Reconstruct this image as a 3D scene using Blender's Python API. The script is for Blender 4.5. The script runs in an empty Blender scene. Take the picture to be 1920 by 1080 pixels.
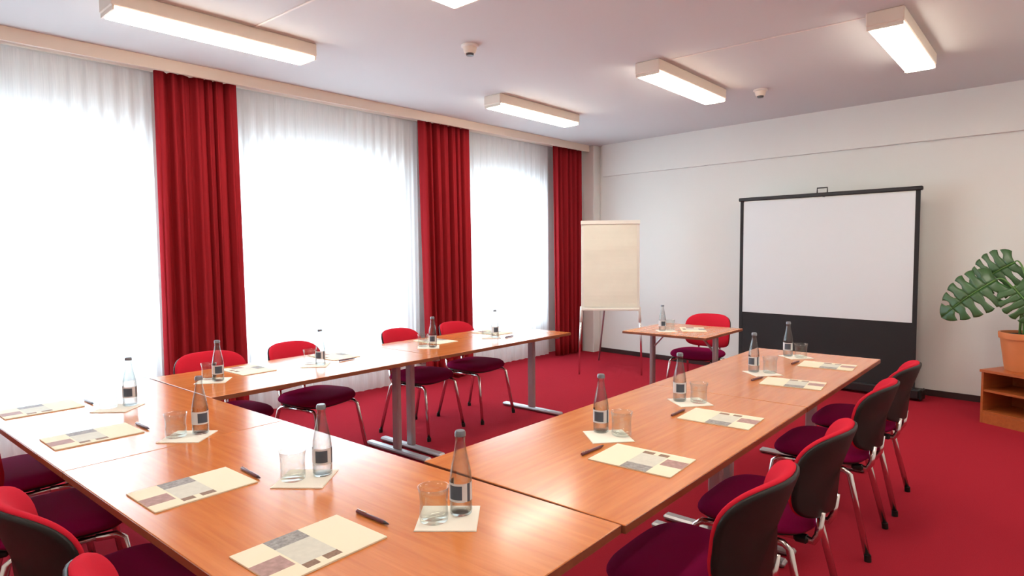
import bpy, math, random
from math import sin, cos, pi, radians, sqrt
from mathutils import Matrix, Vector, Euler

random.seed(7)
scene = bpy.context.scene
COL = scene.collection

# ------------------------------------------------------------------ camera
CAM_POS = Vector((3.9624, -1.4021, 1.4531))
cam_d = bpy.data.cameras.new('camera')
cam = bpy.data.objects.new('camera', cam_d)
COL.objects.link(cam)
cr = Vector((0.77013, 0.63784, -0.00753))
cu = Vector((-0.03174, 0.05011, 0.99824))
cf = Vector((-0.63710, 0.76853, -0.05884))
m = Matrix((cr, cu, -cf)).transposed().to_4x4()
m.translation = CAM_POS
cam.matrix_world = m
cam_d.sensor_fit = 'HORIZONTAL'
cam_d.sensor_width = 36.0
cam_d.lens = 36.0 * 1173.68 / 1920.0
cam_d.clip_start = 0.02
cam_d.clip_end = 200
scene.camera = cam

# ------------------------------------------------------------------ world, daylight, exposure
SKY_STRENGTH = 15.5
LAMP_STRENGTH = 24.0
world = bpy.data.worlds.new('world')
scene.world = world
world.use_nodes = True
bgn = world.node_tree.nodes['Background']
bgn.inputs[0].default_value = (0.72, 0.87, 1.0, 1)
bgn.inputs[1].default_value = SKY_STRENGTH
vs = scene.view_settings
vs.view_transform = 'Standard'
vs.look = 'None'
vs.gamma = 1.0
vs.use_curve_mapping = False
vs.exposure = -0.08

# ------------------------------------------------------------------ helpers
def tag(o, label=None, cat=None, group=None, kind=None):
    if label: o['label'] = label
    if cat: o['category'] = cat
    if group: o['group'] = group
    if kind: o['kind'] = kind
    return o

def empty(name, loc=(0, 0, 0), rz=0.0):
    o = bpy.data.objects.new(name, None)
    COL.objects.link(o)
    o.location = loc
    o.rotation_euler = (0, 0, rz)
    o.empty_display_size = 0.05
    return o

class MB:
    """collects verts / faces; build() links ONE mesh object"""
    def __init__(s):
        s.v = []; s.f = []; s.mi = []
    def add(s, vs, fs, mi=0, M=None):
        b = len(s.v)
        for q in vs:
            q = Vector(q)
            s.v.append(M @ q if M is not None else q)
        for k in fs:
            s.f.append([b + i for i in k]); s.mi.append(mi)
        return s
    def box(s, lo, hi, bev=0.0, mi=0, M=None):
        x0, y0, z0 = lo; x1, y1, z1 = hi
        if bev <= 0:
            vs = [(x0,y0,z0),(x1,y0,z0),(x1,y1,z0),(x0,y1,z0),(x0,y0,z1),(x1,y0,z1),(x1,y1,z1),(x0,y1,z1)]
            fs = [(3,2,1,0),(4,5,6,7),(0,1,5,4),(1,2,6,5),(2,3,7,6),(3,0,4,7)]
            return s.add(vs, fs, mi, M)
        c = Vector(((x0+x1)/2, (y0+y1)/2, (z0+z1)/2)); h = Vector(((x1-x0)/2, (y1-y0)/2, (z1-z0)/2))
        b = min(bev, h.x*.98, h.y*.98, h.z*.98)
        vs = []; idx = {}
        for sx in (-1, 1):
            for sy in (-1, 1):
                for sz in (-1, 1):
                    for ax in range(3):
                        p = [sx*h.x, sy*h.y, sz*h.z]
                        sg = (sx, sy, sz)
                        for k in range(3):
                            if k != ax: p[k] -= sg[k]*b
                        idx[(sx, sy, sz, ax)] = len(vs)
                        vs.append(c + Vector(p))
        fs = []
        for ax in range(3):
            u, w = (ax+1) % 3, (ax+2) % 3
            for sg in (-1, 1):
                q = []
                for a, d in ((-1,-1),(1,-1),(1,1),(-1,1)):
                    k = [0,0,0]; k[ax] = sg; k[u] = a; k[w] = d
                    q.append(idx[(k[0],k[1],k[2],ax)])
                fs.append(q if sg > 0 else q[::-1])
        for ax in range(3):          # edge strips along axis ax
            u, w = (ax+1) % 3, (ax+2) % 3
            for su in (-1, 1):
                for sw in (-1, 1):
                    def K(sa, which):
                        k = [0,0,0]; k[ax] = sa; k[u] = su; k[w] = sw
                        return idx[(k[0],k[1],k[2],which)]
                    q = [K(-1,u), K(1,u), K(1,w), K(-1,w)]
                    fs.append(q if su*sw < 0 else q[::-1])
        for sx in (-1,1):
            for sy in (-1,1):
                for sz in (-1,1):
                    q = [idx[(sx,sy,sz,0)], idx[(sx,sy,sz,1)], idx[(sx,sy,sz,2)]]
                    fs.append(q if sx*sy*sz > 0 else q[::-1])
        return s.add(vs, fs, mi, M)
    def tube(s, pts, r, seg=8, mi=0, M=None, cap=True, ry=None):
        pts = [Vector(p) for p in pts]
        n = len(pts)
        rs = r if isinstance(r, (list, tuple)) else [r]*n
        vs = []; fs = []
        prev = None
        for i, p in enumerate(pts):
            t = (pts[min(i+1, n-1)] - pts[max(i-1, 0)]).normalized()
            if prev is None:
                a = Vector((0,0,1)) if abs(t.z) < .9 else Vector((1,0,0))
                nx = t.cross(a).normalized()
            else:
                nx = (prev - t*prev.dot(t)).normalized()
            prev = nx
            ny = t.cross(nx)
            k = (ry or 1.0)
            for j in range(seg):
                an = 2*pi*j/seg
                vs.append(p + nx*cos(an)*rs[i] + ny*sin(an)*rs[i]*k)
        for i in range(n-1):
            for j in range(seg):
                a = i*seg+j; b = i*seg+(j+1) % seg
                fs.append((a, b, b+seg, a+seg))
        if cap:
            fs.append(tuple(range(seg))[::-1]); fs.append(tuple((n-1)*seg+j for j in range(seg)))
        return s.add(vs, fs, mi, M)
    def lathe(s, prof, seg=24, mi=0, M=None, mis=None):
        vs = []; fs = []; fm = []
        rows = []
        for (r, z) in prof:
            if r < 1e-6:
                rows.append([len(vs)]); vs.append((0,0,z))
            else:
                rows.append(list(range(len(vs), len(vs)+seg)))
                for j in range(seg): vs.append((r*cos(2*pi*j/seg), r*sin(2*pi*j/seg), z))
        for i in range(len(rows)-1):
            A, B = rows[i], rows[i+1]
            for j in range(seg):
                k = (j+1) % seg
                if len(A) == 1 and len(B) == 1: continue
                if len(A) == 1: fs.append((A[0], B[k], B[j]))
                elif len(B) == 1: fs.append((A[j], A[k], B[0]))
                else: fs.append((A[j], A[k], B[k], B[j]))
        return s.add(vs, fs, mi, M)
    def mesh(s, name, mats, smooth=False):
        me = bpy.data.meshes.new(name)
        me.from_pydata([tuple(v) for v in s.v], [], s.f)
        for mt in (mats if isinstance(mats, (list, tuple)) else [mats]): me.materials.append(mt)
        me.polygons.foreach_set('material_index', s.mi)
        if smooth:
            me.polygons.foreach_set('use_smooth', [True]*len(me.polygons))
        me.update()
        return me
    def build(s, name, mats, parent=None, smooth=False, angle=None):
        me = s.mesh(name, mats, smooth or angle is not None)
        if angle is not None:
            try: me.set_sharp_from_angle(angle=radians(angle))
            except Exception: pass
        o = bpy.data.objects.new(name, me)
        COL.objects.link(o)
        if parent is not None: o.parent = parent
        return o

def copy_tree(o, parent=None):
    c = o.copy(); COL.objects.link(c)
    if parent is not None:
        c.parent = parent
    for ch in list(o.children):
        copy_tree(ch, c)
    return c

# ------------------------------------------------------------------ materials
def mat(name, color, rough=0.5, metal=0.0, spec=0.5, noise=None, bump=None, emit=None, coat=0.0, sheen=0.0):
    """noise=(scale, amount) varies the colour; bump=(scale, strength)"""
    mt = bpy.data.materials.new(name); mt.use_nodes = True
    nt = mt.node_tree; b = nt.nodes['Principled BSDF']
    b.inputs['Base Color'].default_value = (*color, 1)
    b.inputs['Roughness'].default_value = rough
    b.inputs['Metallic'].default_value = metal
    b.inputs['Specular IOR Level'].default_value = spec
    b.inputs['Coat Weight'].default_value = coat
    b.inputs['Sheen Weight'].default_value = sheen
    if noise or bump:
        tc = nt.nodes.new('ShaderNodeTexCoord')
    if noise:
        n = nt.nodes.new('ShaderNodeTexNoise'); n.inputs['Scale'].default_value = noise[0]
        n.inputs['Detail'].default_value = 4
        nt.links.new(tc.outputs['Object'], n.inputs['Vector'])
        r = nt.nodes.new('ShaderNodeMix'); r.data_type = 'RGBA'
        k = noise[1]
        r.inputs['A'].default_value = (*[c*(1-k) for c in color], 1)
        r.inputs['B'].default_value = (*[min(1, c*(1+k)) for c in color], 1)
        nt.links.new(n.outputs['Fac'], r.inputs['Factor'])
        nt.links.new(r.outputs['Result'], b.inputs['Base Color'])
    if bump:
        n2 = nt.nodes.new('ShaderNodeTexNoise'); n2.inputs['Scale'].default_value = bump[0]
        n2.inputs['Detail'].default_value = 3
        nt.links.new(tc.outputs['Object'], n2.inputs['Vector'])
        bp = nt.nodes.new('ShaderNodeBump'); bp.inputs['Strength'].default_value = bump[1]
        bp.inputs['Distance'].default_value = 0.01
        nt.links.new(n2.outputs['Fac'], bp.inputs['Height'])
        nt.links.new(bp.outputs['Normal'], b.inputs['Normal'])
    if emit:
        b.inputs['Emission Color'].default_value = (*emit[0], 1)
        b.inputs['Emission Strength'].default_value = emit[1]
    return mt

def wood_mat(name, c0, c1, rough, scale=(38, 2.2, 38), coat=0.0, spec=0.5):
    mt = bpy.data.materials.new(name); mt.use_nodes = True
    nt = mt.node_tree; b = nt.nodes['Principled BSDF']
    tc = nt.nodes.new('ShaderNodeTexCoord'); mp = nt.nodes.new('ShaderNodeMapping')
    mp.inputs['Scale'].default_value = scale
    nt.links.new(tc.outputs['Object'], mp.inputs['Vector'])
    n = nt.nodes.new('ShaderNodeTexNoise'); n.inputs['Scale'].default_value = 1.0
    n.inputs['Detail'].default_value = 6; n.inputs['Roughness'].default_value = .6
    n.inputs['Distortion'].default_value = .6
    nt.links.new(mp.outputs['Vector'], n.inputs['Vector'])
    cr_ = nt.nodes.new('ShaderNodeValToRGB')
    cr_.color_ramp.elements[0].position = .3; cr_.color_ramp.elements[0].color = (*c0, 1)
    cr_.color_ramp.elements[1].position = .72; cr_.color_ramp.elements[1].color = (*c1, 1)
    nt.links.new(n.outputs['Fac'], cr_.inputs['Fac'])
    nt.links.new(cr_.outputs['Color'], b.inputs['Base Color'])
    b.inputs['Roughness'].default_value = rough
    b.inputs['Coat Weight'].default_value = coat
    b.inputs['Coat Roughness'].default_value = .12
    b.inputs['Specular IOR Level'].default_value = spec
    return mt

def cloth_mat(name, color, transp, translu, rough=.9, weave=0):
    """woven fabric that lets some light through"""
    mt = bpy.data.materials.new(name); mt.use_nodes = True
    nt = mt.node_tree; N = nt.nodes; Lk = nt.links
    N.clear()
    out = N.new('ShaderNodeOutputMaterial')
    d = N.new('ShaderNodeBsdfDiffuse'); d.inputs[0].default_value = (*color, 1)
    t = N.new('ShaderNodeBsdfTranslucent'); t.inputs[0].default_value = (*color, 1)
    mx = N.new('ShaderNodeMixShader'); mx.inputs[0].default_value = translu
    Lk.new(d.outputs[0], mx.inputs[1]); Lk.new(t.outputs[0], mx.inputs[2])
    if weave:
        tc = N.new('ShaderNodeTexCoord'); mp = N.new('ShaderNodeMapping')
        mp.inputs['Scale'].default_value = (weave, weave, weave*.02)
        n = N.new('ShaderNodeTexNoise'); n.inputs['Scale'].default_value = 1
        Lk.new(tc.outputs['Object'], mp.inputs['Vector']); Lk.new(mp.outputs[0], n.inputs['Vector'])
        r = N.new('ShaderNodeMix'); r.data_type = 'RGBA'
        r.inputs['A'].default_value = (*[c*.8 for c in color], 1)
        r.inputs['B'].default_value = (*[min(1, c*1.15) for c in color], 1)
        Lk.new(n.outputs['Fac'], r.inputs['Factor'])
        Lk.new(r.outputs['Result'], d.inputs[0]); Lk.new(r.outputs['Result'], t.inputs[0])
    if transp > 0:
        tp = N.new('ShaderNodeBsdfTransparent')
        m2 = N.new('ShaderNodeMixShader'); m2.inputs[0].default_value = transp
        Lk.new(mx.outputs[0], m2.inputs[1]); Lk.new(tp.outputs[0], m2.inputs[2])
        Lk.new(m2.outputs[0], out.inputs[0])
    else:
        Lk.new(mx.outputs[0], out.inputs[0])
    return mt

def thin_glass(name, tint=(.96, .98, .97), edge=(.86, .88, .87), ior=1.5):
    """thin clear glass: Fresnel reflection over a clear sheet, darker where seen edge-on"""
    mt = bpy.data.materials.new(name); mt.use_nodes = True
    nt = mt.node_tree; N = nt.nodes; Lk = nt.links
    N.clear()
    out = N.new('ShaderNodeOutputMaterial')
    tp = N.new('ShaderNodeBsdfTransparent')
    lw = N.new('ShaderNodeLayerWeight'); lw.inputs[0].default_value = .35
    r = N.new('ShaderNodeMix'); r.data_type = 'RGBA'
    r.inputs['A'].default_value = (*tint, 1); r.inputs['B'].default_value = (*edge, 1)
    Lk.new(lw.outputs['Facing'], r.inputs['Factor']); Lk.new(r.outputs['Result'], tp.inputs[0])
    g = N.new('ShaderNodeBsdfGlossy'); g.inputs['Roughness'].default_value = .02
    pw = N.new('ShaderNodeMath'); pw.operation = 'POWER'; pw.inputs[1].default_value = 4
    lf = N.new('ShaderNodeLayerWeight'); lf.inputs[0].default_value = .5
    Lk.new(lf.outputs['Facing'], pw.inputs[0])
    fr = N.new('ShaderNodeMath'); fr.operation = 'MULTIPLY_ADD'; fr.inputs[1].default_value = .6; fr.inputs[2].default_value = ((ior-1)/(ior+1))**2
    Lk.new(pw.outputs[0], fr.inputs[0])
    mx = N.new('ShaderNodeMixShader')
    Lk.new(fr.outputs[0], mx.inputs[0]); Lk.new(tp.outputs[0], mx.inputs[1]); Lk.new(g.outputs[0], mx.inputs[2])
    Lk.new(mx.outputs[0], out.inputs[0])
    return mt

M = {}
M['wall'] = mat('warm_white_plaster', (.79, .795, .765), .9, bump=(60, .03))
M['ceiling'] = mat('ceiling_paint', (.63, .635, .64), .9)
M['window_wall'] = mat('white_plaster', (.82, .80, .78), .9)
M['carpet'] = mat('red_carpet', (.41, .022, .038), .95, spec=.03, noise=(260, .28), bump=(900, .5))
M['skirting'] = mat('dark_skirting', (.035, .015, .015), .5)
M['pelmet'] = mat('cream_pelmet', (.78, .66, .56), .5)
M['cherry'] = wood_mat('cherry_laminate', (.56, .165, .036), (.70, .24, .060), .22, coat=.25, spec=.5)
M['cherry_edge'] = wood_mat('cherry_edging', (.20, .06, .026), (.26, .08, .034), .35)
M['cabinet'] = wood_mat('cabinet_cherry', (.36, .085, .02), (.46, .12, .028), .35)
M['grey_metal'] = mat('grey_lacquered_steel', (.42, .41, .42), .35, metal=.6)
M['chrome'] = mat('chrome', (.72, .69, .66), .18, metal=1.0)
M['black_plastic'] = mat('black_plastic', (.012, .010, .009), .5, spec=.3, bump=(500, .08))
M['seat_fabric'] = mat('burgundy_fabric', (.19, .004, .048), .95, spec=.03, noise=(500, .2), bump=(1200, .25))
M['back_fabric'] = mat('red_fabric', (.58, .018, .038), .95, spec=.05, noise=(500, .15), bump=(1200, .25))
M['curtain'] = cloth_mat('red_curtain_cloth', (.45, .030, .040), 0, .24, weave=60)
M['sheer'] = cloth_mat('white_voile', (.94, .96, .985), .07, .66, weave=220)
M['glass'] = thin_glass('clear_glass')
M['bottle_glass'] = thin_glass('bottle_glass', (.97, .975, .97), (.64, .67, .66))
M['pane'] = thin_glass('window_pane', (.97, .99, .98), (.9, .95, .93), 1.45)
M['water'] = thin_glass('water', (.985, .985, .985), (.93, .94, .94), 1.33)
M['cap'] = mat('grey_cap', (.20, .21, .24), .35, metal=.5)
M['label_slate'] = mat('slate_blue_print', (.06, .085, .12), .5)
M['label_white'] = mat('label_paper', (.66, .68, .70), .5)
M['napkin'] = mat('cream_napkin', (.86, .80, .70), .9, bump=(300, .1))
M['pad_cream'] = mat('notepad_cream', (.84, .74, .56), .7)
M['pad_grey'] = mat('notepad_grey_photo', (.30, .28, .27), .7, noise=(120, .75))
M['pad_pale'] = mat('notepad_pale_print', (.62, .60, .52), .7, noise=(60, .12))
M['pad_purple'] = mat('notepad_plum_photo', (.40, .24, .22), .7, noise=(70, .45))
M['pad_mark'] = mat('notepad_brown_print', (.24, .14, .09), .7, noise=(150, .5))
M['pen'] = mat('plum_pen', (.13, .035, .05), .3)
M['pen_dark'] = mat('dark_pen_tip', (.03, .02, .03), .3)
M['lamp_body'] = mat('cream_lamp_housing', (.80, .70, .60), .5)
M['lamp_glow'] = mat('lamp_diffuser', (.9, .88, .8), .5, emit=((1.0, .92, .78), LAMP_STRENGTH))
M['white_plastic'] = mat('white_plastic', (.78, .74, .70), .4)
M['dark_plastic'] = mat('dark_grey_plastic', (.08, .07, .07), .4)
M['duct'] = mat('ceiling_cable_duct', (.76, .70, .67), .6)
M['screen_white'] = mat('screen_matt_white', (.71, .755, .785), .85)
M['screen_black'] = mat('screen_black_cloth', (.016, .015, .017), .8)
M['frame_black'] = mat('black_aluminium', (.022, .02, .022), .4, metal=.3)
M['paper'] = mat('flipchart_paper', (.78, .76, .65), .8, noise=(8, .04))
M['flip_board'] = mat('flipchart_board', (.80, .77, .70), .4)
M['terracotta'] = mat('terracotta_pot', (.62, .20, .065), .55, noise=(14, .08))
M['soil'] = mat('soil', (.03, .02, .012), .95, bump=(60, .8))
M['leaf'] = mat('monstera_leaf', (.040, .105, .032), .32, noise=(9, .35))
M['stem'] = mat('green_stem', (.10, .22, .05), .45)
M['window_frame'] = mat('white_window_frame', (.85, .85, .85), .4)

# ------------------------------------------------------------------ the room
CEIL = 2.925
W_ANG = -0.0483                        # window wall runs a touch clockwise of +y
WIN = Matrix.Translation((-1.189, 0, 0)) @ Matrix.Rotation(W_ANG, 4, 'Z')     # local y along the wall, local x into the room
B_ANG = -0.0995
BACK = Matrix.Translation((0, 6.245, 0)) @ Matrix.Rotation(B_ANG, 4, 'Z')     # local x along the wall, local -y into the room
X_RIGHT, Y_NEAR = 5.35, -3.7
WALL_D = -0.42                          # inner face of the window wall behind the curtain line

def struct(mb, name, mt, label, cat, parent=None):
    o = mb.build(name, mt, parent)
    tag(o, label, cat, kind='structure')
    return o

struct(MB().box((-2.3, Y_NEAR-.2, -.12), (X_RIGHT+.2, 7.4, 0)), 'floor', M['carpet'], 'red carpet covering the whole floor', 'floor')
struct(MB().box((-2.3, Y_NEAR-.2, CEIL), (X_RIGHT+.2, 7.4, CEIL+.15)), 'ceiling', M['ceiling'], 'flat white painted ceiling', 'ceiling')
struct(MB().box((-2.2, 0, 0), (X_RIGHT+.4, .15, CEIL), M=BACK), 'wall_back', M['wall'], 'cream wall behind the projection screen', 'wall')
struct(MB().box((X_RIGHT, Y_NEAR, 0), (X_RIGHT+.15, 6.6, CEIL)), 'wall_right', M['wall'], 'cream wall on the side away from the windows', 'wall')
struct(MB().box((-2.0, Y_NEAR-.15, 0), (X_RIGHT+.15, Y_NEAR, CEIL)), 'wall_front', M['wall'], 'cream wall at the near end of the room', 'wall')

# window wall with three openings
SILL, HEAD = .50, 2.29
OPEN = [(-1.20, .58), (1.36, 3.02), (4.10, 5.46)]
wl = MB()
x0, x1 = WALL_D-.30, WALL_D
wl.box((x0, -4.0, 0), (x1, 6.6, SILL), M=WIN)
wl.box((x0, -4.0, HEAD), (x1, 6.6, CEIL), M=WIN)
ys = [-4.0] + [v for ab in OPEN for v in ab] + [6.6]
for i in range(0, len(ys), 2):
    wl.box((x0, ys[i], SILL), (x1, ys[i+1], HEAD), M=WIN)
struct(wl, 'wall_left', M['window_wall'], 'white wall with the windows behind the sheer curtains', 'wall')
for i, (a, b) in enumerate(OPEN):
    w = empty('window_%d' % (i+1))
    w.matrix_world = WIN @ Matrix.Translation((0, (a+b)/2, SILL))
    tag(w, ['bright window behind the sheers nearest the camera', 'bright window between the first and second red curtains',
            'bright window between the second and third red curtains'][i], 'window', kind='structure')
    hw = (b-a)/2 - .001; hh = HEAD-SILL - .001; xf = WALL_D-.22
    f = MB()
    for sg in (-1, 1):
        f.box((xf-.03, min(sg*hw, sg*(hw-.06)), .001), (xf+.03, max(sg*hw, sg*(hw-.06)), hh))
    f.box((xf-.03, -hw+.06, .001), (xf+.03, hw-.06, .061)); f.box((xf-.03, -hw+.06, hh-.06), (xf+.03, hw-.06, hh))
    f.build('window_frame', M['window_frame'], w)
    MB().box((xf-.004, -hw+.06, .061), (xf+.004, hw-.06, hh-.06)).build('pane', M['pane'], w)
    MB().box((xf+.03, -hw, .001), (WALL_D+.03, hw, .03)).build('window_sill', M['window_frame'], w)
    # daylight portal in the opening
    pl = bpy.data.lights.new('daylight_portal', 'AREA'); pl.shape = 'RECTANGLE'
    pl.size = hh; pl.size_y = hw*2; pl.cycles.is_portal = True
    po = bpy.data.objects.new('daylight_portal', pl); COL.objects.link(po)
    po.matrix_world = WIN @ Matrix.Translation((WALL_D-.35, (a+b)/2, (SILL+HEAD)/2)) @ Matrix.Rotation(-pi/2, 4, 'Y')

# beam along the back wall, corner pilaster, skirtings, pelmet
struct(MB().box((-.72, -.058, 2.489), (X_RIGHT-.02, 0, CEIL), M=BACK), 'trim_1', M['wall'], 'shallow ceiling beam along the back wall above the screen', 'beam')
struct(MB().box((-1.5, -.15, 0), (-.80, 0, CEIL), bev=.006, M=BACK), 'trim_2', M['wall'], 'plain corner pilaster beside the last red curtain', 'pilaster')
struct(MB().box((-.79, -.016, 0), (X_RIGHT-.02, 0, .06), M=BACK), 'baseboard_back', M['skirting'], 'dark skirting along the foot of the back wall', 'baseboard')
pm = MB()
pm.box((.0, -3.6, 2.835), (.03, 6.15, CEIL), M=WIN)
pm.box((-.27, -3.6, 2.885), (.0, 6.15, CEIL), M=WIN)
struct(pm, 'trim_3', M['pelmet'], 'cream curtain pelmet running along the window wall', 'pelmet')

# ------------------------------------------------------------------ curtains
def drape(name, mt, y0, y1, z0, z1, d, folds, amp, seed, flare=(0, 0), thick=0.0, step=.008, gather=.75, pleat=False):
    rnd = random.Random(seed)
    n = int((y1-y0)/step)
    ph = [rnd.uniform(0, 6.28) for _ in range(6)]
    zs = [z1 - (z1-z0)*k/14 for k in range(15)]
    mb = MB(); vs = []; fs = []
    for zi, z in enumerate(zs):
        t = (z1-z)/(z1-z0)
        for i in range(n+1):
            s = i/n
            a = amp*(gather+(1-gather)*min(1, t*2.5))
            f = folds*2*pi*s + .9*sin(2*pi*s*2.3+ph[0]) + .35*t*sin(2*pi*s*3.1+ph[1])
            if pleat: w = a*(1.9*abs(sin(f/2))**.75 - 1.1 + .28*sin(2.1*f+ph[2]) + .28*sin(.47*f+ph[3]+.6*t))
            else: w = a*(sin(f) + .35*sin(2.1*f+ph[2]) + .25*sin(.47*f+ph[3]+.6*t))
            y = y0 + s*(y1-y0) + t*(flare[0]*(1-s)+flare[1]*s) + .25*a*cos(f)
            vs.append((d+w, y, z))
    for zi in range(len(zs)-1):
        for i in range(n):
            a = zi*(n+1)+i
            fs.append((a, a+1, a+n+2, a+n+1))
    mb.add(vs, fs, 0, WIN)
    return mb.build(name, mt, None, smooth=True)

for i, (a, b) in enumerate([(-3.4, .62), (1.08, 3.26), (3.72, 5.52)]):
    o = drape('sheer_curtain', M['sheer'], a, b, (.03), 2.86, -.215, int((b-a)*9), .012, 20+i, gather=.6)
    tag(o, ['white sheer curtain over the window nearest the camera', 'white sheer curtain between the first two red drapes',
            'narrow white sheer curtain between the second and third red drapes'][i], 'curtain', 'white sheer curtains at the windows')
for i, (a, b, fl) in enumerate([(.605, 1.235, (0, .03)), (3.185, 3.93, (.06, .03)), (5.495, 6.135, (.05, .0))]):
    o = drape('drape', M['curtain'], a, b, .012, 2.86, -.105, [7, 7, 6][i], .048, 40+i, fl, step=.005, pleat=True, gather=.85)
    sd = o.modifiers.new('solid', 'SOLIDIFY'); sd.thickness = .003
    tag(o, ['widest looking dark red drape, nearest the camera', 'dark red drape in the middle of the window wall',
            'dark red drape in the far corner behind the flip chart'][i], 'curtain', 'dark red drapes along the window wall')

# ------------------------------------------------------------------ ceiling fittings
def ceiling_lamp(x, y, rz, label):
    e = empty('ceiling_lamp', (x, y, CEIL-.115), rz)
    tag(e, label, 'lamp', 'long fluorescent ceiling lamps')
    MB().box((-.105, -.64, .028), (.105, .64, .115), bev=.006).build('housing', M['lamp_body'], e)
    MB().box((-.093, -.622, 0), (.093, .622, .0275), bev=.008).build('diffuser', M['lamp_glow'], e)
    for s in (-1, 1):
        y_ = s*.634
        MB().box((-.1, min(y_, y_-s*.011), .004), (.1, max(y_, y_-s*.011), .0275)).build('end_cap', M['lamp_body'], e)
for x, y, lb in [(-.10, .57, 'long lit ceiling lamp by the windows nearest the camera, left of the others'),
                 (0.02, 3.74, 'lit ceiling lamp by the windows near the far drape'),
                 (1.63, 3.74, 'lit ceiling lamp in the middle row nearest the flip chart'),
                 (3.24, 3.75, 'lit ceiling lamp above the projection screen side, rightmost of all'),
                 (1.50, .545, 'ceiling lamp in the middle row, barely showing at the top edge'),
                 (3.13, .58, 'ceiling lamp over the near end of the chair row'),
                 (4.78, 3.75, 'added unseen fill lamp on the side away from the windows, over the cabinet'),  # added out of view to brighten the right side of the room
                 (4.70, .58, 'added unseen fill lamp on the side away from the windows, nearer the camera'),  # second added lamp out of view, lifts the dark right side
                 (1.40, -2.60, 'added fill lamp behind the camera in the middle row'),  # added behind the camera as fill light, continues the lamp grid
                 (3.03, -2.60, 'added fill lamp behind the camera in the chair-side row')]:  # added behind the camera too, more fill for the right side
    ceiling_lamp(x, y, -.03, lb)

def detector(x, y, label):
    e = empty('smoke_detector', (x, y, CEIL-.075))
    tag(e, label, 'detector', 'ceiling detectors')
    MB().lathe([(0, .075), (.062, .075), (.062, .062), (.052, .058), (0, .058)][::-1], 24).build('base', M['white_plastic'], e, angle=40)
    MB().lathe([(0, .058), (.05, .058), (.044, .03), (.036, .016), (0, .016)][::-1], 24).build('head', M['lamp_body'], e, angle=40)
    MB().lathe([(0, .016), (.030, .016), (.026, .002), (0, 0)][::-1], 20).build('sensor', M['dark_plastic'], e, angle=40)
detector(.822, 1.934, 'round smoke detector in the middle of the ceiling')
detector(1.988, 4.598, 'smaller looking ceiling detector near the beam above the screen')

tag(MB().box((.02, .738, CEIL-.006), (1.38, .752, CEIL)).build('cable_duct', M['duct']), 'thin ceiling cable strip running from the near window-side lamp', 'cable')
tag(MB().box((1.76, 3.178, CEIL-.006), (3.10, 3.192, CEIL)).build('cable_duct', M['duct']), 'thin ceiling cable strip between the two far right lamps', 'cable')

# ------------------------------------------------------------------ conference tables
T_H = .74
def conference_table(x, y, rz, length, width, label, group='cherry conference tables set in a horseshoe', legs=(-1, 1)):
    """origin on the floor under the top's centre, length along local y"""
    e = empty('conference_table', (x, y, 0), rz)
    tag(e, label, 'table', group)
    hl, hw = length/2, width/2
    top = MB().box((-hw, -hl, T_H-.024), (hw, hl, T_H), bev=.0015).build('tabletop', M['cherry'], e)
    eb = MB()
    for lo, hi in [((-hw-.002, -hl, T_H-.0235), (-hw+.0008, hl, T_H-.002)), ((hw-.0008, -hl, T_H-.0235), (hw+.002, hl, T_H-.002)),
                   ((-hw, -hl-.0012, T_H-.0235), (hw, -hl+.0005, T_H-.002)), ((-hw, hl-.0005, T_H-.0235), (hw, hl+.0012, T_H-.002))]:
        eb.box(lo, hi)
    eb.build('edge_band', M['cherry_edge'], top)
    for s in (-1, 1):
        ly = s*(hl-.062)
        c = MB().box((-.034, ly-.02, .03), (.034, ly+.02, T_H-.055), bev=.009)
        lg = c.build('leg', M['grey_metal'], e)
        f = MB().box((-.335, ly-.03, .006), (.335, ly+.03, .034), bev=.01)
        f.build('foot', M['grey_metal'], lg)
        k = MB().box((-.30, ly-.022, T_H-.056), (.30, ly+.022, T_H-.0245), bev=.004)
        k.build('support_plate', M['grey_metal'], lg)
        for sx in (-1, 1):
            MB().lathe([(0, 0), (.016, 0), (.016, .007), (0, .007)], 10, M=Matrix.Translation((sx*.31, ly, 0))).build('glide', M['black_plastic'], lg)
    MB().box((-.02, -hl+.09, T_H-.062), (.02, hl-.09, T_H-.0245), bev=.004).build('crossbar', M['grey_metal'], e)
    return e

FA, LA, RA = .0, -.0100, -.0200
def rowpt(a, x, y, ox, oy): return (ox + x*cos(a) - y*sin(a), oy + x*sin(a) + y*cos(a))
# near row (length along x)
FW = .792
for a, b, lb in [(.072, 1.528, 'near conference table at the window end, closest to the sheer curtain'),
                 (1.532, 3.162, 'near conference table in the foreground with two notepads and two bottles')]:
    px, py = rowpt(FA, (a+b)/2, -FW/2, 0, 0)
    conference_table(px, py, -pi/2+FA, b-a, FW, lb)
LW, LL = .778, 3.118
for a, b, lb in [(.0125, LL/2-.003, 'window-side conference table adjoining the near row'),
                 (LL/2+.003, LL, 'window-side conference table at the far end, towards the flip chart')]:
    px, py = rowpt(LA, LW/2, (a+b)/2, .075, 0)
    conference_table(px, py, LA, b-a, LW, lb)
RW, RL = .783, 3.185
for a, b, lb in [(.0045, RL/2-.003, 'conference table in the screen-side row adjoining the near row'),
                 (RL/2+.003, RL, 'conference table in the screen-side row closest to the projection screen')]:
    px, py = rowpt(RA, -RW/2, (a+b)/2, 3.172, .0)
    conference_table(px, py, RA, b-a, RW, lb)

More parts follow.
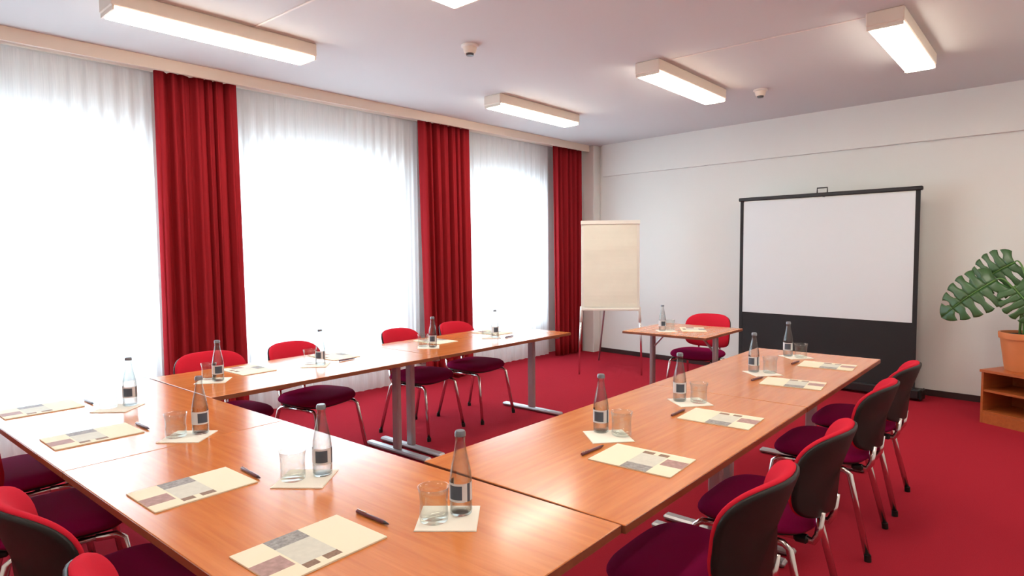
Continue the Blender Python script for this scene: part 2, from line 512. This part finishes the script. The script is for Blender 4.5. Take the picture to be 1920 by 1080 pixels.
# presenter's small folding table
e = empty('presenter_table', (1.585, 3.86, 0), -.02)
tag(e, 'small square cherry table standing alone by the flip chart', 'table')
tp = MB().box((-.385, -.395, T_H-.022), (.385, .395, T_H), bev=.0015).build('tabletop', M['cherry'], e)
MB().box((-.387, -.397, T_H-.0215), (.387, .397, T_H-.003)).build('edge_band', M['cherry_edge'], tp)
for s in (-1, 1):
    lx = s*.30
    lg = MB().box((lx-.018, -.03, .03), (lx+.018, .03, T_H-.023), bev=.008).build('leg', M['grey_metal'], e)
    MB().box((lx-.028, -.22, .004), (lx+.028, .22, .032), bev=.01).build('foot', M['grey_metal'], lg)
    MB().tube([(lx-s*.017, 0, T_H-.17), (lx-s*.15, 0, T_H-.023)], .011, 8).build('brace', M['grey_metal'], lg)

# ------------------------------------------------------------------ chairs
def pad_mesh(outline, prof, fn, seg=40):
    """closed cushion: outline(theta)->(x,y); prof = [(t, h)] from top centre over the rim to bottom centre; fn maps (x,y,h)"""
    mb = MB(); vs = []; fs = []; rows = []
    for (t, h) in prof:
        if t == 0:
            rows.append([len(vs)]); vs.append(fn(0, 0, h))
        else:
            rows.append(list(range(len(vs), len(vs)+seg)))
            for j in range(seg):
                x, y = outline(2*pi*j/seg)
                vs.append(fn(x*t, y*t, h))
    for i in range(len(rows)-1):
        A, B = rows[i], rows[i+1]
        for j in range(seg):
            k = (j+1) % seg
            if len(A) == 1: fs.append((A[0], B[j], B[k]))
            elif len(B) == 1: fs.append((A[k], A[j], B[0]))
            else: fs.append((A[k], A[j], B[j], B[k]))
    return mb.add(vs, fs)

def sup(a, b, n, taper=0.0, n2=None):
    def f(th):
        c, s = cos(th), sin(th)
        n_ = n if (s >= 0 or n2 is None) else n2
        x = a*math.copysign(abs(c)**(2/n_), c); y = b*math.copysign(abs(s)**(2/n_), s)
        return x*(1+taper*y/b), y
    return f

SEAT_Z = .455
def make_chair():
    e = empty('conference_chair')
    def sfn(x, y, h):
        yy = y/.215
        z = SEAT_Z + h - .018*max(0, yy-.25)**2 + .010*max(0, -yy-.4)**2 + .006*(x/.235)**2
        return (x, y, z)
    seat = pad_mesh(sup(.235, .215, 3.4, .05),
                    [(0, .034), (.35, .034), (.6, .033), (.78, .030), (.9, .024), (.96, .014), (.995, 0), (1, -.010), (.985, -.019), (.95, -.022), (0, -.022)],
                    sfn, 44).build('seat', M['seat_fabric'], e, smooth=True)
    pad_mesh(sup(.222, .202, 3.4, .05), [(0, -.0225), (.9, -.0225), (1, -.0225), (.985, -.030), (.88, -.040), (0, -.042)],
             sfn, 36).build('seat_pan', M['black_plastic'], seat, smooth=True)
    R = .345; tilt = radians(11)
    def bfn(x, s, h):
        ph = x/R
        nx, ny = -sin(ph), cos(ph)
        X = R*sin(ph) + nx*h
        Y = R*(1-cos(ph)) + ny*h
        Y += -.10*max(0, s/.165)**2*.25 - .02*max(0, -s/.165)**2
        z = s
        y2 = Y*cos(tilt) - z*sin(tilt); z2 = Y*sin(tilt) + z*cos(tilt)
        return (X, -.245+y2, .658+z2)
    back = pad_mesh(sup(.245, .166, 2.7, .02, 5.5),
                    [(0, .022), (.4, .022), (.7, .020), (.86, .015), (.95, .008), (.99, .0), (1, -.006), (.985, -.013), (.95, -.015), (0, -.015)],
                    bfn, 48).build('backrest', M['back_fabric'], e, smooth=True)
    pad_mesh(sup(.241, .162, 2.7, .02, 5.5), [(0, -.0155), (.9, -.0155), (1, -.0155), (.99, -.024), (.93, -.029), (0, -.031)],
             bfn, 44).build('back_shell', M['black_plastic'], back, smooth=True)
    # legs
    rt = .0105
    for s in (-1, 1):
        lg = MB().tube([(s*.185, .10, .402), (s*.192, .165, .400), (s*.198, .188, .385), (s*.232, .245, .02)], rt, 10, ry=1.35).build('leg', M['chrome'], e, smooth=True)
        MB().tube([(s*.2322, .2453, .03), (s*.234, .248, 0)], .0155, 10).build('foot_cap', M['black_plastic'], lg, angle=40)
        lg = MB().tube([(s*.185, -.06, .402), (s*.190, -.135, .400), (s*.194, -.158, .384), (s*.222, -.245, .02)], rt, 10, ry=1.35).build('leg', M['chrome'], e, smooth=True)
        MB().tube([(s*.2222, -.2452, .03), (s*.2235, -.2475, 0)], .0155, 10).build('foot_cap', M['black_plastic'], lg, angle=40)
    fr = MB()
    for s in (-1, 1): fr.tube([(s*.185, .12, .402), (s*.185, -.08, .402)], rt, 10)
    fr.tube([(-.185, .06, .402), (.185, .06, .402)], .010, 8); fr.tube([(-.185, -.05, .402), (.185, -.05, .402)], .010, 8)
    fr.build('seat_frame', M['chrome'], e, smooth=True)
    for s in (-1, 1):
        sp = MB().tube([(s*.11, -.02, .402), (s*.11, -.17, .404), (s*.11, -.215, .40), (s*.11, -.232, .43), (s*.11, -.240, .515)], .0095, 10, ry=1.5)
        so = sp.build('back_support', M['chrome'], e, smooth=True)
        MB().box((s*.11-.02, -.20, .388), (s*.11+.02, -.15, .416), bev=.008).build('joint_block', M['black_plastic'], so)
    return e

chair0 = make_chair()
chair_used = [False]
def chair(x, y, rz, label, group):
    if not chair_used[0]:
        c = chair0; chair_used[0] = True
    else:
        c = copy_tree(chair0)
    c.location = (x, y, 0); c.rotation_euler = (0, 0, rz)
    tag(c, label, 'chair', group)
    return c
G1 = 'chairs along the screen-side table row'
for (x, y, a, lb) in [(3.145, .45, .0, 'red and burgundy chair at the screen-side row, nearest the camera'),
                      (3.175, 1.09, .0, 'red and burgundy chair at the screen-side row, second from the camera'),
                      (3.175, 2.05, .0, 'red and burgundy chair at the screen-side row, third from the camera'),
                      (3.19, 2.70, .0, 'red and burgundy chair at the screen-side row, closest to the projection screen')]:
    chair(x, y, pi/2+a, lb, G1)
G2 = 'chairs along the window-side table row'
for (x, y, a, lb) in [(.13, .435, .03, 'red chair in front of the nearest dark red drape'),
                      (.15, 1.05, .2, 'red chair against the white sheer, second along the window-side row'),
                      (.17, 2.01, .17, 'red chair against the white sheer, third along the window-side row'),
                      (.19, 2.63, .1, 'red chair in front of the middle red drape')]:
    chair(x, y, -pi/2+a, lb, G2)
G3 = 'chairs along the near table row'
for (x, y, a, lb) in [(.425, -.71, .0, 'burgundy chair seat at the left frame edge, farthest along the near row'),
                      (1.12, -.71, -.2, 'burgundy chair pushed under the near row, second from the window end'),
                      (1.905, -.735, .0, 'burgundy chair at the near row with its black back shell showing'),
                      (2.55, -.725, .0, 'chair of the near row showing only its red back top')]:
    chair(x, y, a, lb, G3)
chair(1.515, 4.365, radians(177), 'red chair behind the small presenter table', None)

# ------------------------------------------------------------------ projection screen
e = empty('projection_screen', (2.27, 5.70, 0), -.11)
tag(e, 'floor-standing projection screen with white cloth and black lower border', 'screen')
MB().box((-.93, -.06, .02), (.93, .06, .11), bev=.012).build('case', M['frame_black'], e)
for s in (-1, 1):
    fb = MB().box((s*.78-.03, -.17, 0), (s*.78+.03, .17, .019), bev=.005).build('foot', M['frame_black'], e)
    cap_ = MB().box((min(s*.93, s*.955), -.065, .012), (max(s*.93, s*.955), .065, .118), bev=.01).build('end_cap', M['black_plastic'], e)
    MB().box((s*.862-.019, -.008, .11), (s*.862+.019, .004, 2.0)).build('side_border', M['screen_black'], e)
MB().box((-.843, -.006, .741), (.843, .002, 1.985)).build('white_cloth', M['screen_white'], e)
MB().box((-.843, -.006, .11), (.843, .002, .74)).build('lower_border', M['screen_black'], e)
tb = MB().box((-.90, -.022, 1.995), (.90, .022, 2.035), bev=.008).build('top_bar', M['frame_black'], e)
MB().tube([(-.05, 0, 2.034), (-.05, 0, 2.085), (.05, 0, 2.085), (.05, 0, 2.034)], .007, 8).build('handle', M['frame_black'], tb)
MB().tube([(0, .05, .11), (0, .05, 2.0)], .012, 10).build('support_pole', M['grey_metal'], e)

# ------------------------------------------------------------------ flip chart
fl_a = math.atan2(5.105-4.719, .537+.071)
e = empty('flip_chart', (.215, 4.905, 0), fl_a)
tag(e, 'cream flip chart easel with paper pad on thin grey legs', 'flip chart')
lean = Matrix.Translation((0, 0, .77)) @ Matrix.Rotation(radians(-3.5), 4, 'X') @ Matrix.Translation((0, 0, -.77))
bd = MB().box((-.335, -.012, .77), (.335, .012, 1.80), bev=.004, M=lean).build('board', M['flip_board'], e)
MB().box((-.34, -.03, 1.755), (.34, -.0125, 1.80), bev=.004, M=lean).build('clamp_bar', M['flip_board'], bd)
MB().box((-.33, -.055, .755), (.33, -.0125, .782), bev=.004, M=lean).build('pen_tray', M['flip_board'], bd)
pad = MB()
rows = 22; vs = []; fs = []
for i in range(rows+1):
    t = i/rows; z = 1.765 - t*(1.765-.80)
    for j in range(9):
        u = j/8
        x = -.305+.61*u
        yy = -.017 - .0035*sin(9*t+2*u)*t - .002*sin(23*t+1.3*u) - .006*t*t
        vs.append((x, yy, z))
for i in range(rows):
    for j in range(8):
        a = i*9+j; fs.append((a, a+9, a+10, a+1))
pad.add(vs, fs, 0, lean)
pad.box((-.305, -.0155, .80), (.305, -.0125, 1.765), M=lean)
pad.build('paper_pad', M['paper'], bd, smooth=False)
for s in (-1, 1):
    lg = MB().tube([(s*.33, .012, .80), (s*.352, -.0, .40), (s*.36, -.0, .0)], [.013, .012, .010], 8).build('leg', M['chrome'], e, smooth=True)
    MB().tube([(s*.331, .0115, .80), (s*.338, .006, .62)], .018, 10).build('leg_clamp', M['flip_board'], lg, smooth=True)
lg = MB().tube([(0, .10, 1.58), (-.05, .50, .80), (-.12, .98, 0)], [.013, .012, .010], 8).build('leg', M['grey_metal'], e, smooth=True)
MB().box((-.04, .068, 1.53), (.04, .13, 1.60), bev=.008).build('hinge', M['dark_plastic'], lg)

# ------------------------------------------------------------------ low cabinet with plant
CAB_A = radians(-29)
e = empty('low_cabinet', (3.675, 5.045, 0), CAB_A)          # origin at the front corner; local x along the front, local y to the back
tag(e, 'low open cherry cabinet carrying the potted plant', 'cabinet')
cw, cd, ch = .86, .40, .445
MB().box((-.01, -.01, ch-.022), (cw+.01, cd, ch), bev=.002).build('top', M['cabinet'], e)
MB().box((0, 0, 0), (.018, cd-.01, ch-.0225), bev=.001).build('side_panel', M['cabinet'], e)
MB().box((cw-.018, 0, 0), (cw, cd-.01, ch-.0225), bev=.001).build('side_panel', M['cabinet'], e)
MB().box((.0185, cd-.02, .02), (cw-.0185, cd-.01, ch-.0225)).build('back_panel', M['cabinet'], e)
MB().box((.0185, .002, 0), (cw-.0185, .02, .085)).build('plinth', M['cabinet'], e)
MB().box((.0185, .004, .0855), (cw-.0185, cd-.021, .103)).build('bottom_panel', M['cabinet'], e)
MB().box((.0185, .006, .262), (cw-.0185, cd-.021, .28)).build('shelf', M['cabinet'], e)

PX, PY = 3.955, 5.17
e = empty('potted_monstera', (PX, PY, .446))
tag(e, 'monstera plant in a terracotta pot on the low cabinet', 'plant')
pot = MB().lathe([(0, 0), (.135, 0), (.138, .01), (.172, .255), (.172, .262), (.184, .264), (.187, .30), (.185, .312), (.170, .312), (.165, .27), (0, .262)], 40).build('pot', M['terracotta'], e, angle=45)
MB().lathe([(0, .275), (.158, .275), (.166, .29), (.10, .297), (0, .30)][::-1], 28).build('soil', M['soil'], pot, smooth=True)

def leaf_mesh(L, Wd, seed):
    """split monstera blade in local coords: stalk end at origin, tip towards +x; slits run from the rim towards the rib"""
    rnd = random.Random(seed)
    mb = MB()
    def hw(u): return Wd*max(.0, sin(pi*(min(1, max(0, u))*.93+.07)**.78))**.62
    def P(u, f, s):
        w = hw(u)
        x = u*L*.94 + f*f*(u-.30)*.30*Wd - .10*Wd*f*f*(1-u)**2
        y = s*f*w
        z = -.13*Wd*f*f + .05*L*sin(pi*u) - .14*L*u*u + .05*Wd*f*(1-f) + .012*Wd*sin(u*34)*f
        return (x, y, z)
    nl = 6; fr = [0, .15, .30, .42, .54, .66, .78, .90, 1.0]
    for s in (-1, 1):
        for i in range(nl):
            a0 = i/nl; a1 = (i+1)/nl
            def gp(): return rnd.uniform(.15, .26)
            g0 = 0 if i == 0 else gp(); g1 = 0 if i == nl-1 else gp()
            st = rnd.uniform(.30, .44)
            vs = []; fs = []
            for f in fr:
                k = 0 if f <= st else min(1, (f-st)/.16)
                k *= 1 - .55*max(0, (f-.66)/.34)
                b0 = a0 + (a1-a0)*g0*k; b1 = a1 - (a1-a0)*g1*k
                ff = f
                for t in range(5):
                    tt = t/4
                    f2 = ff*(1 - (.05*(2*tt-1)**2 if f > .95 else 0))
                    vs.append(P(b0+(b1-b0)*tt, f2, s))
            for r in range(len(fr)-1):
                for t in range(4):
                    q = r*5+t
                    fs.append((q, q+1, q+6, q+5) if s > 0 else (q, q+5, q+6, q+1))
            mb.add(vs, fs)
    return mb

def place_leaf(tip, base, roll, Wd, seed, arc):
    """leaf from its stalk joint (base) to its tip, stalk from the pot to the joint; world coordinates"""
    base = Vector(base); tip = Vector(tip)
    ax = (tip-base); L = ax.length; ax.normalize()
    up = (CAM_POS-base).normalized()*.9 + Vector((0, 0, .45))
    up = (up - ax*up.dot(ax)).normalized()
    up = Matrix.Rotation(roll, 3, ax) @ up
    side = up.cross(ax)
    R4 = Matrix((ax, side, up)).transposed().to_4x4()
    loc = Vector((PX, PY, .446))
    R4.translation = base - loc
    src = leaf_mesh(L, Wd, seed)
    out = MB(); out.add(src.v, src.f, 0, R4)
    lf = out.build('leaf', M['leaf'], e, smooth=True)
    sm = lf.modifiers.new('solid', 'SOLIDIFY'); sm.thickness = .0025
    rib = MB().tube([R4 @ Vector((u*L, 0, .05*L*sin(pi*u)-.16*L*u*u+.002)) for u in [k/8 for k in range(9)]], [.006*(1-.75*k/8) for k in range(9)], 6)
    rib.build('midrib', M['stem'], lf, smooth=True)
    p0 = Vector((random.uniform(-.05, .05), random.uniform(-.05, .05), .285)); p3 = base-loc
    p1 = p0 + Vector((0, 0, arc)); p2 = p3 + Vector((-(p3.x-p0.x)*.25, -(p3.y-p0.y)*.25, .06)) 
    pts = []
    for k in range(13):
        t = k/12
        pts.append(p0*(1-t)**3 + p1*3*t*(1-t)**2 + p2*3*t*t*(1-t) + p3*t**3)
    MB().tube(pts, [.010-.005*k/12 for k in range(13)], 7).build('stalk', M['stem'], e, smooth=True)

place_leaf((3.37, 5.10, .88), (3.745, 5.16, 1.185), 0, .20, 1, .35)
place_leaf((3.56, 5.30, 1.12), (3.86, 5.28, 1.33), -.1, .19, 2, .5)
place_leaf((4.06, 5.02, .86), (3.86, 5.08, 1.13), .1, .17, 3, .3)
place_leaf((4.33, 5.15, 1.20), (4.02, 5.2, 1.36), .1, .19, 4, .45)

# ------------------------------------------------------------------ tableware
BOT_H = .228
def make_bottle():
    e = empty('water_bottle')
    prof = [(0, 0), (.026, 0), (.0295, .003), (.0305, .010), (.0305, .095), (.0290, .112), (.0250, .135), (.0195, .162), (.0150, .185), (.0130, .200), (.0132, .206), (.0140, .208), (.0140, .2145)]
    inner = [(.0120, .2145), (.0112, .200), (.0130, .185), (.0175, .162), (.0230, .135), (.0270, .112), (.0285, .095), (.0285, .010), (.0260, .006), (0, .006)]
    MB().lathe(prof+inner, 28).build('bottle_body', M['bottle_glass'], e, angle=50)
    MB().lathe([(0, .0065), (.0255, .0065), (.0279, .0105), (.0279, .095), (.0264, .112), (.0225, .135), (.0170, .162), (.0140, .176)], 28).build('water', M['water'], e, angle=50)
    MB().lathe([(.0142, .2125), (.0150, .2128), (.0150, .222), (.0125, .2275), (0, .228)], 20).build('cap', M['cap'], e, angle=40)
    lb = MB()
    zz = [.040, .046, .056, .074, .084, .090]; n = 24
    for rad, face in ((.0309, True), (.03065, False)):
        vs = [(rad*cos(radians(-110+220*j/n)), rad*sin(radians(-110+220*j/n)), z) for z in zz for j in range(n+1)]
        for r_ in range(len(zz)-1):
            for j in range(n):
                q = r_*(n+1)+j
                dark = face and ((8 <= j <= 15 and 1 <= r_ <= 3) or j in (19, 20))
                lb.mi.append(1 if dark else 0)
                k = [q, q+1, q+n+2, q+n+1]
                lb.f.append([len(lb.v)+x for x in (k if face else k[::-1])])
        lb.v += [Vector(v) for v in vs]
    lb.build('label', [M['label_white'], M['label_slate']], e, smooth=True)
    return e

def make_glass():
    # squat tumbler, slightly waisted, thick base
    out = [(0, 0), (.033, 0), (.037, .003), (.0385, .012), (.0375, .030), (.0365, .050), (.0385, .075), (.0420, .092)]
    inn = [(.0405, .092), (.0370, .075), (.0350, .050), (.0358, .030), (.0360, .014), (.031, .010), (0, .010)]
    return MB().lathe(out+inn, 32).mesh('tumbler', M['glass'], True)

bottle0 = make_bottle(); bottle_used = [False]
glass_me = make_glass()
nap_me = None
def napkin_mesh():
    mb = MB()
    h = .080
    mb.box((-h, -h, 0), (h, h, .0016))
    mb.box((-h+.001, -h+.001, .0016), (h-.002, h-.0025, .0030))
    return mb.mesh('napkin', M['napkin'])
nap_me = napkin_mesh()

def put_bottle(x, y, z, rz, label, group):
    if not bottle_used[0]:
        b = bottle0; bottle_used[0] = True
    else:
        b = copy_tree(bottle0)
    b.location = (x, y, z); b.rotation_euler = (0, 0, rz)
    tag(b, label, 'bottle', group)
def put_mesh(name, me, x, y, z, rz, label, cat, group):
    o = bpy.data.objects.new(name, me); COL.objects.link(o)
    o.location = (x, y, z); o.rotation_euler = (0, 0, rz)
    tag(o, label, cat, group)
    return o

def pad_mesh_print():
    """A5-wide / A4-tall notepad, local y away from the sitter; printed blocks along its lower end"""
    w, h, t = .21, .297, .004
    mb = MB()
    mb.box((-w/2, -h/2, 0), (w/2, h/2, t-.0004))
    us = [0, .26, .28, .40, .46, .60, 1.0]       # along y from the sitter's end
    xs = [0, .27, .30, .42, .74, .80, .92, 1.0]
    def m_(i, j):
        u = (us[i]+us[i+1])/2; x = (xs[j]+xs[j+1])/2
        if u < .26: return 3 if .40 < x < .75 else 0
        if u < .28: return 0
        if u < .60:
            if x < .28: return 1
            if x < .80: return 2
            if .80 < x < .92 and (.28 < u < .40 or .46 < u < .60): return 4
            return 0
        return 0
    for i in range(len(us)-1):
        for j in range(len(xs)-1):
            a, b = -w/2+w*xs[j], -w/2+w*xs[j+1]; c, d = -h/2+h*us[i], -h/2+h*us[i+1]
            mb.add([(a, c, t), (b, c, t), (b, d, t), (a, d, t)], [(0, 1, 2, 3)], m_(i, j))
    return mb.mesh('notepad', [M['pad_cream'], M['pad_grey'], M['pad_pale'], M['pad_purple'], M['pad_mark']])
pad_me = pad_mesh_print()

def make_pen():
    """lies along local x, barrel resting on z = 0"""
    e = empty('ballpoint_pen')
    r = .0052
    X = Matrix.Translation((0, 0, r)) @ Matrix.Rotation(pi/2, 4, 'Y')
    MB().lathe([(0, -.066), (.0046, -.066), (r, -.063), (r, .045), (.0046, .050), (0, .050)], 12, M=X).build('barrel', M['pen'], e, angle=40)
    MB().lathe([(0, .0501), (.0046, .0501), (.0018, .066), (0, .070)], 12, M=X).build('tip', M['pen_dark'], e, angle=40)
    MB().box((-.064, -.0016, 2*r), (-.026, .0016, 2*r+.0018)).build('clip', M['chrome'], e)
    return e
pen0 = make_pen(); pen_used = [False]
def put_pen(p, q, label, group):
    if not pen_used[0]:
        o = pen0; pen_used[0] = True
    else: o = copy_tree(pen0)
    o.location = ((p[0]+q[0])/2, (p[1]+q[1])/2, T_H+.0006)
    o.rotation_euler = (0, 0, math.atan2(q[1]-p[1], q[0]-p[0]))
    tag(o, label, 'pen', group)

# each setting: bottle xy, glass xy, napkin xy + angle, place phrase
SET = [
 ((2.790, -.212), (2.768, -.292), (2.785, -.255), 39, 'on the near table row, closest to the camera', 'near row'),
 ((2.236, -.277), (2.200, -.360), (2.222, -.330), 38, 'on the near table row, second from the camera', 'near row'),
 ((1.452, -.312), (1.425, -.394), (1.456, -.363), 40, 'on the near table row, third from the camera', 'near row'),
 ((.722, -.312), (.690, -.392), (.730, -.366), 41, 'on the near table row, at its window end', 'near row'),
 ((.490, .212), (.405, .200), (.457, .200), 50, 'on the window-side row, nearest the camera', 'window-side row'),
 ((.521, .846), (.440, .822), (.492, .830), 47, 'on the window-side row, second from the camera', 'window-side row'),
 ((.548, 1.786), (.462, 1.768), (.510, 1.778), 46, 'on the window-side row, third from the camera', 'window-side row'),
 ((.571, 2.464), (.490, 2.450), (.535, 2.455), 45, 'on the window-side row, closest to the flip chart', 'window-side row'),
 ((2.683, .682), (2.770, .690), (2.736, .648), 47, 'on the screen-side row, nearest the camera', 'screen-side row'),
 ((2.708, 1.342), (2.790, 1.370), (2.757, 1.352), 48, 'on the screen-side row, second from the camera', 'screen-side row'),
 ((2.743, 2.262), (2.825, 2.290), (2.795, 2.255), 48, 'on the screen-side row, third from the camera', 'screen-side row'),
 ((2.737, 2.948), (2.822, 2.930), (2.790, 2.945), 48, 'on the screen-side row, closest to the projection screen', 'screen-side row'),
 ((1.478, 3.668), (1.520, 3.735), (1.512, 3.680), 40, 'on the small presenter table', None),
]
for i, (b, g, n, na, ph, row) in enumerate(SET):
    put_mesh('napkin', nap_me, n[0], n[1], T_H+.0004, radians(na), 'square cream paper napkin ' + ph, 'napkin', ('napkins on the '+row) if row else None)
    ang = math.atan2(CAM_POS.y-b[1], CAM_POS.x-b[0])
    put_bottle(b[0], b[1], T_H+.0036, ang-.1+.22*((i*37) % 5-2), 'clear glass water bottle ' + ph, ('bottles on the '+row) if row else None)
    o = put_mesh('tumbler', glass_me, g[0], g[1], T_H+.0036, .3*i, 'clear drinking glass beside the bottle ' + ph, 'glass', ('glasses on the '+row) if row else None)

PADS = [
 ((2.642, -.580), .01, 'cream printed notepad at the near row, closest to the camera', 'notepads on the near row'),
 ((2.026, -.588), .0, 'cream printed notepad at the near row, second from the camera', 'notepads on the near row'),
 ((1.148, -.592), -.01, 'cream notepad at the near row, third from the camera, in the window glare', 'notepads on the near row'),
 ((.462, -.600), .0, 'cream notepad at the near row by the left frame edge', 'notepads on the near row'),
 ((.305, .48), -pi/2+.0, 'cream notepad on the window-side row beside the nearest bottle', 'notepads on the window-side row'),
 ((.300, 1.10), -pi/2+.0, 'cream notepad on the window-side row in front of the second chair', 'notepads on the window-side row'),
 ((.33, 2.02), -pi/2, 'cream notepad on the window-side row in front of the third chair', 'notepads on the window-side row'),
 ((.35, 2.68), -pi/2, 'cream notepad on the window-side row nearest the flip chart', 'notepads on the window-side row'),
 ((2.965, .485), pi/2+.03, 'cream printed notepad on the screen-side row, nearest the camera', 'notepads on the screen-side row'),
 ((2.975, 1.160), pi/2+.03, 'cream printed notepad on the screen-side row, second from the camera', 'notepads on the screen-side row'),
 ((3.012, 2.072), pi/2+.1, 'cream printed notepad on the screen-side row, third from the camera', 'notepads on the screen-side row'),
 ((3.028, 2.725), pi/2+.06, 'cream printed notepad on the screen-side row, nearest the projection screen', 'notepads on the screen-side row'),
 ((1.66, 3.90), pi+.5, 'cream notepad on the small presenter table', None),
]
for (x, y), a, lb, g in PADS:
    put_mesh('notepad', pad_me, x, y, T_H+.0004, a, lb, 'notepad', g)

PENS = [((2.562, -.386), (2.696, -.385), 'dark plum pen above the notepad closest to the camera', 'near row'),
 ((1.982, -.414), (2.111, -.422), 'dark plum pen above the second notepad of the near row', 'near row'),
 ((1.105, -.420), (1.230, -.420), 'dark plum pen above the third notepad of the near row', 'near row'),
 ((.428, -.412), (.560, -.414), 'dark plum pen at the window end of the near row', 'near row'),
 ((.498, 1.00), (.492, 1.13), 'pen on the window-side row between two bottles', 'window-side row'),
 ((.655, 2.50), (.64, 2.62), 'pen on the window-side row beside the farthest bottle', 'window-side row'),
 ((2.781, .404), (2.787, .521), 'dark pen along the nearest notepad of the screen-side row', 'screen-side row'),
 ((2.798, 1.07), (2.798, 1.198), 'dark pen along the second notepad of the screen-side row', 'screen-side row'),
 ((2.817, 2.001), (2.838, 2.143), 'dark pen along the third notepad of the screen-side row', 'screen-side row'),
 ((2.845, 2.641), (2.855, 2.778), 'dark pen along the notepad nearest the projection screen', 'screen-side row')]
for p_, q_, lb, row in PENS:
    put_pen(p_, q_, lb, 'pens on the '+row)
